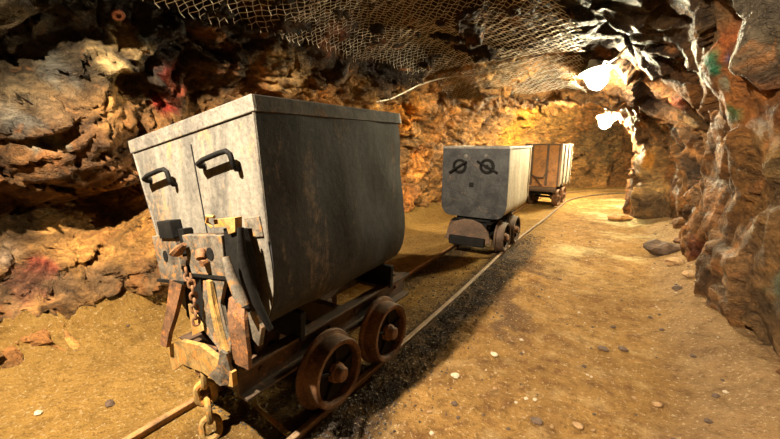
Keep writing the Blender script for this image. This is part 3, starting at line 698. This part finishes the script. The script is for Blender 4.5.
strap('coupling_leg', [L_(-1.595, .80, .72), L_(-1.62, .795, .65), L_(-1.655, .785, .55), L_(-1.69, .775, .47), L_(-1.705, .765, .40)], [.10, .085, .07, .06, .055], .02, M_rust)
mb = MB(); mb.poly([L_(-1.385, .79, .77), L_(-1.24, .79, .80), L_(-1.275, .785, .705), L_(-1.245, .78, .62), L_(-1.205, .77, .56), L_(-1.225, .765, .47), L_(-1.26, .765, .47), L_(-1.30, .77, .52), L_(-1.40, .78, .555), L_(-1.41, .785, .60)], .016, bev=.002); cl = mb.build('coupling_leg', M_plate, w1)
mb = MB(); mb.poly([L_(-1.33, .77, .79), L_(-1.305, .77, .79), L_(-1.29, .768, .70), L_(-1.25, .76, .60), L_(-1.215, .755, .53), L_(-1.22, .755, .50), L_(-1.25, .755, .51), L_(-1.29, .76, .59), L_(-1.325, .768, .70)], .014, bev=.002)
gus = mb.build('ochre_piece', M_ochre, w1)
mb = MB(); mb.poly([L_(-1.535, .80, .63), L_(-1.42, .79, .545), L_(-1.53, .80, .485)], .012); mb.build('ochre_piece', M_ochre, w1)  # triangle stands for the ground seen through, added as an ochre plate
# curved guard on the right
strap('guard_plate', [L_(-1.23, .845, .735), L_(-1.205, .815, .715), L_(-1.18, .79, .67), L_(-1.165, .78, .61), L_(-1.16, .78, .55), L_(-1.165, .785, .475)], [.08, .095, .10, .10, .10, .085], .016, M_rust)
# front bumper : a bent plate
def bumper(pts_t, name, th, mat):
    mb = MB(); V = []
    for (a, s, zt, zb) in pts_t:
        V.append([mb.bm.verts.new(L_(a, s, zt)), mb.bm.verts.new(L_(a, s, zb)), mb.bm.verts.new(L_(a, s + th, zb)), mb.bm.verts.new(L_(a, s + th, zt))])
    for a, b in zip(V[:-1], V[1:]):
        for k in range(4): mb.bm.faces.new((a[k], a[(k + 1) % 4], b[(k + 1) % 4], b[k]))
    mb.bm.faces.new(V[0][::-1]); mb.bm.faces.new(V[-1])
    return mb.build(name, mat, w1, True)
BK = np.array([(-1.755, .80, .369, .228), (-1.58, .770, .458, .345), (-1.396, .755, .499, .378), (-1.281, .750, .486, .375), (-1.191, .752, .452, .392)])
Bp = [tuple(np.interp(k / 16, np.linspace(0, 1, 5), BK[:, c]) for c in range(4)) for k in range(17)]
bumper(Bp, 'bumper', .022, M_ochre)
mb = MB(); mb.box(L_(-1.45, .86, .385), (.42, .14, .02), Euler((0, -.12, 0)), .004); mb.build('bumper_shelf', M_rust, w1)
mb = MB(); mb.poly([L_(-1.225, .735, .545), L_(-1.205, .745, .53), L_(-1.195, .76, .40), L_(-1.25, .735, .385), L_(-1.315, .73, .41), L_(-1.25, .735, .47)], .012, bev=.002); mb.build('hook_horn', M_plate, w1)
undercarriage(w1, -.66, .62, .46, .338, ch=(.31, .455))
for y in (-.38, .36):                                       # cradles carrying the leaning tub
    mb = MB()
    mb.poly([Vector((-.30, y, .44)), Vector((.24, y, .44)), Vector((.25, y, .575)), Vector((.14, y, .585)), Vector((-.13, y, .535)), Vector((-.28, y, .56))], .03, bev=.004)
    mb.build('tub_cradle', M_black, w1)
# chains
def chain_links(pts, r, ln, mat, parent, w1_=None):
    """pts: polyline of link centres' path; each link its own mesh"""
    pts = [Vector(p) for p in pts]
    seg = [(pts[i + 1] - pts[i]).length for i in range(len(pts) - 1)]; tot = sum(seg)
    pitch = ln - 3.0 * r; n = max(1, int(tot / pitch)); out = []
    def at(d):
        for i, s in enumerate(seg):
            if d <= s or i == len(seg) - 1: return pts[i].lerp(pts[i + 1], min(1, d / s))
            d -= s
    for k in range(n):
        a, b = at(k * pitch), at((k + 1) * pitch); c = (a + b) / 2; z = (b - a).normalized()
        x = z.cross(Vector((0, 1, .1))).normalized()
        if k % 2: x = z.cross(x).normalized()
        x = (Matrix.Rotation(.45, 3, z) @ x)
        hw, hl = ln * .27, ln / 2 - r
        loop = []
        for q in range(24):
            an = 2 * math.pi * q / 24; cx, cz = math.cos(an), math.sin(an)
            st = hl - hw
            loop.append(c + x * (hw * cx) + z * (hw * cz + (st if cz > 0 else -st)))
        mb = MB(); mb.tube(loop, r, 8, True); mb.build('chain_link', mat, parent, True)
chain_links([(-1.455 - XC, .79 - YC, .37), (-1.455 - XC, .785 - YC, .28), (-1.445 - XC, .79 - YC, .14), (-1.43 - XC, .78 - YC, .03), (-1.425 - XC, .77 - YC, .02)], .0145, .128, M_ochre, w1)
chain_links([(-1.455 - XC, .765 - YC, .815), (-1.44 - XC, .76 - YC, .775), (-1.405 - XC, .755 - YC, .775), (-1.40 - XC, .755 - YC, .70), (-1.385 - XC, .745 - YC, .58)], .0055, .042, M_rust, w1)
mb = MB(); mb.box((-.06, -.655, .345), (.07, .05, .03), None, .004); mb.build('chain_shackle', M_rust, w1)

# ================================================================ the second wagon
w2 = tag(empty('mine_wagon', (-1.453, 4.50, 0)), 'middle mine wagon, dark grey steel end plate with two round holes and bars', 'mine wagon', 'mine wagons on the track')
M2 = Matrix.Translation((0, 0, 1.262))
tub('tub', M_side2, w2, M2, w0=.363, w1=.368, d1=.62, wb=.25, d2=.775, y0=-.49, y1=.50, seed=14, dent=.004)
def end_plate(name, w0, w1_, d1, wb, d2, y, th, mat, parent, z0):
    H = tub_profile(w0, w1_, d1, wb, d2); out = [(x, z) for x, z in H] + [(-x, z) for x, z in H[::-1]]
    mb = MB(); mb.poly([Vector((x, y, z0 + z)) for x, z in out], th, (0, -1, 0), .004); return mb.build(name, mat, parent)
ep = end_plate('end_plate', .372, .377, .62, .255, .783, -.492, .012, M_tub2, w2, 1.264); ep['label'] = 'dark grey front plate'
mb = MB()
for s in (-1, 1): mb.box((s * .369, 0, 1.252), (.014, 1.0, .024), None, .003)
for s in (-1, 1): mb.box((0, s * .499, 1.252), (.75, .014, .024), None, .003)
mb.build('rim_band', M_rim, w2)
for y in (-.49, .49):
    mb = MB(); mb.box((.372, y, .93), (.014, .03, .62), None, .003); mb.build('corner_angle', M_tub2 if y < 0 else M_side2, w2)
for k, (x, z) in enumerate(((-.165, 1.045), (.148, 1.052))):
    Mx = Matrix.Translation((x, -.504, z)) @ Matrix.Rotation(-math.pi / 2, 4, 'Z')
    mb = MB(); mb.lathe([(0, .083), (.010, .083), (.013, .078), (.013, .066), (.004, .062), (.002, .0)], 32, Mx); rg = mb.build('eye_ring', M_black, w2, True)
    mb = MB(); mb.lathe([(.001, .052), (.010, .05), (.012, .0)], 24, Mx); mb.build('eye_boss', M_tub2, rg, True)
    mb = MB()
    if k == 0: mb.tube([(x - .115, -.53, z - .075), (x, -.535, z), (x + .085, -.53, z + .055)], .013, 8)
    else: mb.tube([(x - .105, -.53, z + .055), (x, -.535, z), (x + .115, -.53, z - .06)], .013, 8); mb.lathe([(0, .02), (.04, .02), (.045, 0)], 12, Mx)
    mb.build('eye_bar', M_black, w2, True)
    mb = MB(); mb.lathe([(0, .024), (.008, .018), (.012, 0)], 14, Matrix.Translation((x + (.07 if k == 0 else -.015), -.504, z + .11)) @ Matrix.Rotation(-math.pi / 2, 4, 'Z')); mb.build('rivet', M_tub1, w2, True)
mb = MB(); mb.box((-.02, -.507, .845), (.05, .012, .05), None, .004); mb.build('cover_plate', M_black, w2)
mb = MB()
arch = [(-.27, .06), (-.28, .20), (-.24, .33), (-.16, .42), (-.05, .455), (.05, .455), (.16, .42), (.24, .33), (.27, .20), (.26, .06)]
mb.poly([Vector((x - .03, -.54, z)) for x, z in arch[1:-1]] , .03, (0, 1, 0), .006); mb.build('bumper', M_strap3, w2)
mb = MB(); mb.box((-.03, -.56, .21), (.42, .05, .10), None, .012); mb.build('coupling_bar', M_black, w2)
undercarriage(w2, -.52, .52, .46, .335, mat=M_black, wm=M_frame, wd=M_black, ch=(.29, .43))
mb = MB(); mb.box((0, 0, .455), (.4, .9, .06), None, .005); mb.build('tub_cradle', M_black, w2)

# ================================================================ the far wagon
w3 = tag(empty('mine_wagon', (-1.44, 8.30, 0), (0, 0, -.07)), 'farthest mine wagon with rust orange panels, dark straps and pale side', 'mine wagon', 'mine wagons on the track')
M3 = Matrix.Translation((0, 0, 1.27))
tub('tub', M_side2, w3, M3, w0=.335, w1=.335, d1=.74, wb=.27, d2=.82, y0=-.44, y1=.46, seed=24, dent=.003)
ep = end_plate('end_plate', .338, .338, .74, .27, .825, -.442, .012, M_panel3, w3, 1.272); ep['label'] = 'rust orange front panel'
for x in (-.325, -.19, .10, .31):
    mb = MB(); mb.box((x, -.463, .87), (.045 if x < .3 else .03, .022, .80), None, .004); mb.build('strap', M_strap3, w3)
for s, y in ((1, -.43), (1, -.15), (1, .15), (1, .44)):
    mb = MB(); mb.box((.345, y, .87), (.02, .045, .80), None, .004); mb.build('side_rib', M_side2, w3)
mb = MB()
for s in (-1, 1): mb.box((s * .34, 0, 1.262), (.02, .92, .026), None, .003)
for s in (-1, 1): mb.box((0, s * .455, 1.262), (.70, .018, .026), None, .003)
mb.build('rim_band', M_strap3, w3)
mb = MB(); mb.tube([(-.22, -.49, .78), (-.17, -.50, .68), (-.08, -.505, .63), (.06, -.505, .63), (.08, -.49, .70)], .014, 8); mb.tube([(-.08, -.50, .62), (.0, -.50, .50), (.04, -.50, .47)], .014, 8)
mb.build('coupling_bail', M_strap3, w3, True)
mb = MB(); mb.box((0, -.50, .40), (.62, .07, .09), None, .015); mb.build('bumper', M_strap3, w3)
undercarriage(w3, -.48, .48, .46, .32, mat=M_black, wm=M_rust, wd=M_frame, ch=(.29, .43))

# ---------------------------------------------------------------- netting under the ceiling
def blur(A, n, it):
    for _ in range(it):
        for ax in (0, 1):
            c = np.cumsum(np.concatenate([np.repeat(np.take(A, [0], ax), n + 1, ax), A, np.repeat(np.take(A, [-1], ax), n, ax)], ax), ax)
            A = (np.take(c, np.arange(2 * n + 1, c.shape[ax]), ax) - np.take(c, np.arange(0, c.shape[ax] - 2 * n - 1), ax)) / (2 * n + 1)
    return A
db = blur(dd, 9, 2)
def on_shell(L, v, off):
    i = np.clip(np.interp(L, Ls, np.arange(nL)), 0, nL - 1.001); j = np.clip(v * (nV - 1), 0, nV - 1.001)
    i0, j0 = int(i), int(j); a, b = i - i0, j - j0
    bl = lambda A: (A[i0, j0] * (1 - a) + A[i0 + 1, j0] * a) * (1 - b) + (A[i0, j0 + 1] * (1 - a) + A[i0 + 1, j0 + 1] * a) * b
    return Vector(bl(G) + bl(NN) * (bl(db) + off))
def netting(L0, L1, v0, v1, cell, label, r=.0027, off=.065, seed=3):
    arc = 7.3
    rows = int((v1 - v0) * arc / (cell * .5)); colsn = int((L1 - L0) / cell)
    V, F = [], []; cache = {}
    def P(i, j, k):
        # honeycomb lattice: node (i along L, j rows)
        key = (i, j)
        if key not in cache:
            u = L0 + (i * .5 + (.12 if (i + j) % 2 else -.12) * 0) * cell; v = v0 + (j * cell * .5 + ((i + j) % 2) * .0) / arc
            sag = .03 * math.sin(u * 3.1 + 1) * math.sin(v * 31 + u)
            jit = .006 * math.sin(i * 12.9 + j * 78.2)
            cache[key] = on_shell(u + jit, v + jit * .1, off + sag + .01 * math.sin(i * 1.7 + j * .9))
        return cache[key]
    def seg(a, b):
        d = (b - a); 
        if d.length > cell * 2.5: return
        d.normalize(); u = d.cross(Vector((.3, .2, 1))).normalized(); w = d.cross(u)
        o = len(V)
        for p in (a, b):
            for k in range(3): V.append(p + (u * math.cos(2.094 * k) + w * math.sin(2.094 * k)) * r)
        for k in range(3): F.append((o + k, o + (k + 1) % 3, o + 3 + (k + 1) % 3, o + 3 + k))
    edge = lambda i, j: .5 + .5 * math.sin(i * .11 + seed) * math.sin(j * .07)
    for i in range(0, colsn * 2):
        for j in range(0, rows):
            # diamond mesh: diagonals meeting at lattice nodes
            if (i + j) % 2 == 0:
                m = 1.2 * math.sin(i * .17 + seed) + 1.2 * math.sin(i * .05 + seed * 2)
                if j < 2 + m or j > rows - 2 + m: continue
                seg(P(i, j, 0), P(i + 1, j + 1, 0)); seg(P(i + 1, j - 1, 0), P(i, j, 0))
    me = bpy.data.meshes.new('wire_netting'); me.from_pydata([tuple(v) for v in V], [], F); me.update()
    o = link('wire_netting', me, M_wire); tag(o, label, 'wire netting', 'wire netting pinned under the ceiling'); return o
netting(1.25, 2.65, .30, .46, .075, 'coarse wire netting over dark rock, above the nearest wagon at upper left', seed=2)
netting(2.45, 4.9, .31, .60, .062, 'wide sheet of wire netting across the dark middle of the ceiling', seed=5)
netting(4.95, 6.0, .33, .60, .055, 'brightly lit wire netting on the low ceiling lip beside the nearer lamp', seed=8)

# ---------------------------------------------------------------- lamps on the rock above the path
def lamp(P, aim, size, label, strength, col):
    """bulkhead lamp: dished reflector, glass globe, wire guard, bracket"""
    z = Vector(aim).normalized(); M = Matrix.Translation(P) @ z.to_track_quat('X', 'Z').to_matrix().to_4x4()
    root = tag(empty('wall_lamp', P), label, 'lamp', 'mine lamps above the path')
    Mi = Matrix.Translation(-Vector(P)) @ M; s = size
    mb = MB(); mb.lathe([(-.10 * s, .0), (-.10 * s, .05 * s), (-.04 * s, .07 * s), (.0, .13 * s), (.03 * s, .17 * s), (.035 * s, .17 * s), (.0, .12 * s), (-.03 * s, .06 * s), (-.03 * s, 0)], 24)
    mb.build('reflector', plain('lamp_enamel', (.7, .68, .62), .4), root, True, Mi)
    mb = MB(); mb.lathe([(-.03 * s, .0), (-.02 * s, .05 * s), (.03 * s, .095 * s), (.10 * s, .105 * s), (.17 * s, .09 * s), (.22 * s, .05 * s), (.235 * s, .0)], 16)
    mb.build('lamp_globe', plain('lamp_light', (1, 1, 1), .4, 0, col, strength), root, True, Mi)
    mb = MB()
    for k in range(4):
        a = math.pi * k / 4
        mb.tube([(x, r * math.cos(a), r * math.sin(a)) for x, r in ((0, .13 * s), (.10 * s, .13 * s), (.19 * s, .10 * s), (.26 * s, 0), (.19 * s, -.10 * s), (.10 * s, -.13 * s), (0, -.13 * s))], .004 * s, 5)
    mb.build('wire_guard', M_black, root, False, Mi)
    mb = MB(); mb.box((-.14 * s, 0, 0), (.10 * s, .05, .04), None, .005); mb.build('bracket', M_black, root, False, Mi)
    return root
LAMPC = (1., .86, .54)
lamp((-.47, 5.15, 2.14), (.22, -.10, -.9), 1.05, 'nearer bright lamp fixed under the low ceiling at the top of the right wall', LAMP1, LAMPC)
lamp((-.52, 9.0, 1.82), (-.1, -.3, -.9), 1.1, 'farther bright lamp, lower down beside the bend of the tunnel', LAMP2, LAMPC)
def rayp(u, v, d):
    """point at distance d along a camera direction (design aid only)"""
    return None
mb = MB(); cab = [(-.40, 5.12, 2.10), (-.36, 4.9, 2.17), (-.30, 4.7, 2.12), (-.22, 4.5, 2.13), (-.12, 4.3, 2.22), (.0, 4.05, 2.27), (.1, 3.8, 2.28)]
mb.tube(cab, .010, 6); tag(mb.build('lamp_cable', M_wire, None, True), 'pale electric cable curving from the nearer lamp to the right rock', 'cable')
mb = MB(); pts = [on_shell(a, b, .12 + .015 * math.sin(a * 9)) for a, b in ((4.10, .262), (4.3, .275), (4.56, .295), (4.76, .315), (4.92, .338), (4.97, .36), (4.98, .381), (4.99, .405), (4.98, .432), (4.93, .475), (4.86, .518))]
mb.tube(pts, .009, 6); tag(mb.build('steel_cable', M_wire, None, True), 'long pale steel cable holding the netting along the lower ceiling edge', 'cable')
# rock bolt
pb = on_shell(1.33, .285, .09); nb_ = Vector(NN[np.searchsorted(Ls, 1.33), int(.285 * nV)]).normalized()
mb = MB(); Mb = Matrix.Translation(pb) @ nb_.to_track_quat('X', 'Z').to_matrix().to_4x4()
mb.lathe([(-.04, .0), (-.04, .02), (-.004, .036), (.0, .041), (.009, .036), (.010, .017), (-.008, .014), (-.008, 0)], 20, Mb)
tag(mb.build('rock_bolt', metal_mat('red_rust_bolt', (.30, .11, .075), (.14, .045, .03), (.5, .2, .1), .4, 12.), None, True), 'round reddish rock bolt plate at the upper left edge of the netting', 'rock bolt')

# ---------------------------------------------------------------- loose stones
def stone_mesh(name, r, seed, flat=.6, sub=2):
    bm = bmesh.new(); bmesh.ops.create_icosphere(bm, subdivisions=sub, radius=1)
    P = np.array([v.co[:] for v in bm.verts]); v_, g_, _ = facet(P + seed * 3.1, .9, seed, .5); k = 1 + .28 * v_ + .12 * vnoise(P, .5, seed)
    for i, v in enumerate(bm.verts): v.co = Vector(P[i] * k[i] * r); v.co.z *= flat; v.co.x *= 1.25
    me = bpy.data.meshes.new(name); bm.to_mesh(me); bm.free(); return me
def stone(x, y, r, label, mat=M_stone, name='stone', cat='stone', group=None, seed=1, flat=.6, sub=2, rz=0., sink=.3):
    me = stone_mesh(name, r, seed, flat, sub); o = link(name, me, mat, None, False)
    o.location = (x, y, fz(x, y) + r * flat * (1 - sink)); o.rotation_euler = (0, 0, rz)
    return tag(o, label, cat, group)
for a in STONES: stone(*a[:4], **a[4])
protos = [stone_mesh('pebble', 1., 40 + k, .6, 1) for k in range(5)]
for k, me in enumerate(protos): me.materials.append([M_stone_d, M_stone, M_stone_d, M_stone_p, M_stone][k])
n = 0
while n < 210:
    y = 1.3 + 5.2 * rs.rand() ** 1.3; x = -.75 + 1.35 * rs.rand()
    me = protos[rs.randint(5)]; o = bpy.data.objects.new('pebble', me); COL.objects.link(o)
    r = .006 + .011 * rs.rand() ** 2; o.scale = (r, r, r); o.location = (x, y, fz(x, y) + r * .35); o.rotation_euler = (0, 0, rs.rand() * 6)
    tag(o, 'tiny pebble scattered on the open sandy path', 'pebble', 'pebbles on the path'); n += 1
n = 0
while n < 25:
    y = 1.0 + 2.6 * rs.rand(); x = -3.0 + 1.1 * rs.rand()
    me = protos[rs.randint(5)]; o = bpy.data.objects.new('pebble', me); COL.objects.link(o)
    r = .005 + .009 * rs.rand() ** 2; o.scale = (r, r, r); o.location = (x, y, fz(x, y) + r * .35); o.rotation_euler = (0, 0, rs.rand() * 6)
    tag(o, 'tiny pebble on the sand between track and left wall', 'pebble', 'pebbles by the left wall'); n += 1
# cinder gravel along the rail: nobody could count it
tv = [(1, 0, 0), (-.6, .8, 0), (-.6, -.8, .1), (.1, .1, 1.0), (0, 0, -.6)]; tf = [(0, 1, 3), (1, 2, 3), (2, 0, 3), (1, 0, 4), (2, 1, 4), (0, 2, 4)]
V, F = [], []
for k in range(5200):
    y = .9 + 4.6 * rs.rand() ** 1.5
    x = (-1.08 + abs(rs.randn()) * .13) if rs.rand() < .62 else (-1.66 + .52 * rs.rand() ** 1.5)
    if -1.12 < x < -1.075: continue
    x += float(track_x(y)); V0 = len(V); r = .0035 + .008 * rs.rand() ** 2.5; a = rs.rand() * 6.28; z = r * .3
    for q in tv: V.append((x + (q[0] * math.cos(a) - q[1] * math.sin(a)) * r * (.8 + .4 * rs.rand()), y + (q[0] * math.sin(a) + q[1] * math.cos(a)) * r, z + q[2] * r * .8))
    F += [tuple(V0 + i for i in f) for f in tf]
P_ = np.array(V); ctr = P_.reshape(-1, 5, 3).mean(1); hz = floor_h(ctr[:, 0], ctr[:, 1])[0]; P_[:, 2] += np.repeat(hz, 5)
tag(mesh('gravel', P_, F, M_coal), 'dark cinder gravel strewn along and between the rails', 'gravel', kind='stuff')

# ---------------------------------------------------------------- light
def point(name, loc, power, col, rad):
    l = bpy.data.lights.new(name, 'POINT'); l.energy = power; l.color = col; l.shadow_soft_size = rad
    o = bpy.data.objects.new(name, l); COL.objects.link(o); o.location = loc; return o
kl = bpy.data.lights.new('flood_lamp', 'SPOT'); kl.energy = KEYPOW; kl.color = (1., .83, .60); kl.shadow_soft_size = .035; kl.spot_size = R(118); kl.spot_blend = .45
ko = bpy.data.objects.new('flood_lamp', kl); COL.objects.link(ko); ko.location = KEYPOS; ko.rotation_euler = Vector(KEYAIM).to_track_quat('-Z', 'Y').to_euler()
wd = bpy.data.worlds.new('dark'); scene.world = wd; wd.use_nodes = True
wd.node_tree.nodes['Background'].inputs[0].default_value = (.02, .018, .015, 1); wd.node_tree.nodes['Background'].inputs[1].default_value = .0

# ---------------------------------------------------------------- camera
cd = bpy.data.cameras.new('camera'); cam = bpy.data.objects.new('camera', cd); COL.objects.link(cam)
cam.location = (0, 0, 1.31); cam.rotation_euler = (R(90) - math.atan(77.5 / 375), 0, R(32.5))
cd.sensor_width = 36; cd.lens = 375 / 780 * 36; cd.clip_start = .05
scene.camera = cam
scene.cycles.diffuse_bounces = 1; scene.cycles.glossy_bounces = 1
scene.view_settings.view_transform = 'Standard'; scene.view_settings.look = 'None'
scene.view_settings.exposure = EXPO; scene.view_settings.gamma = 1; scene.view_settings.use_curve_mapping = False
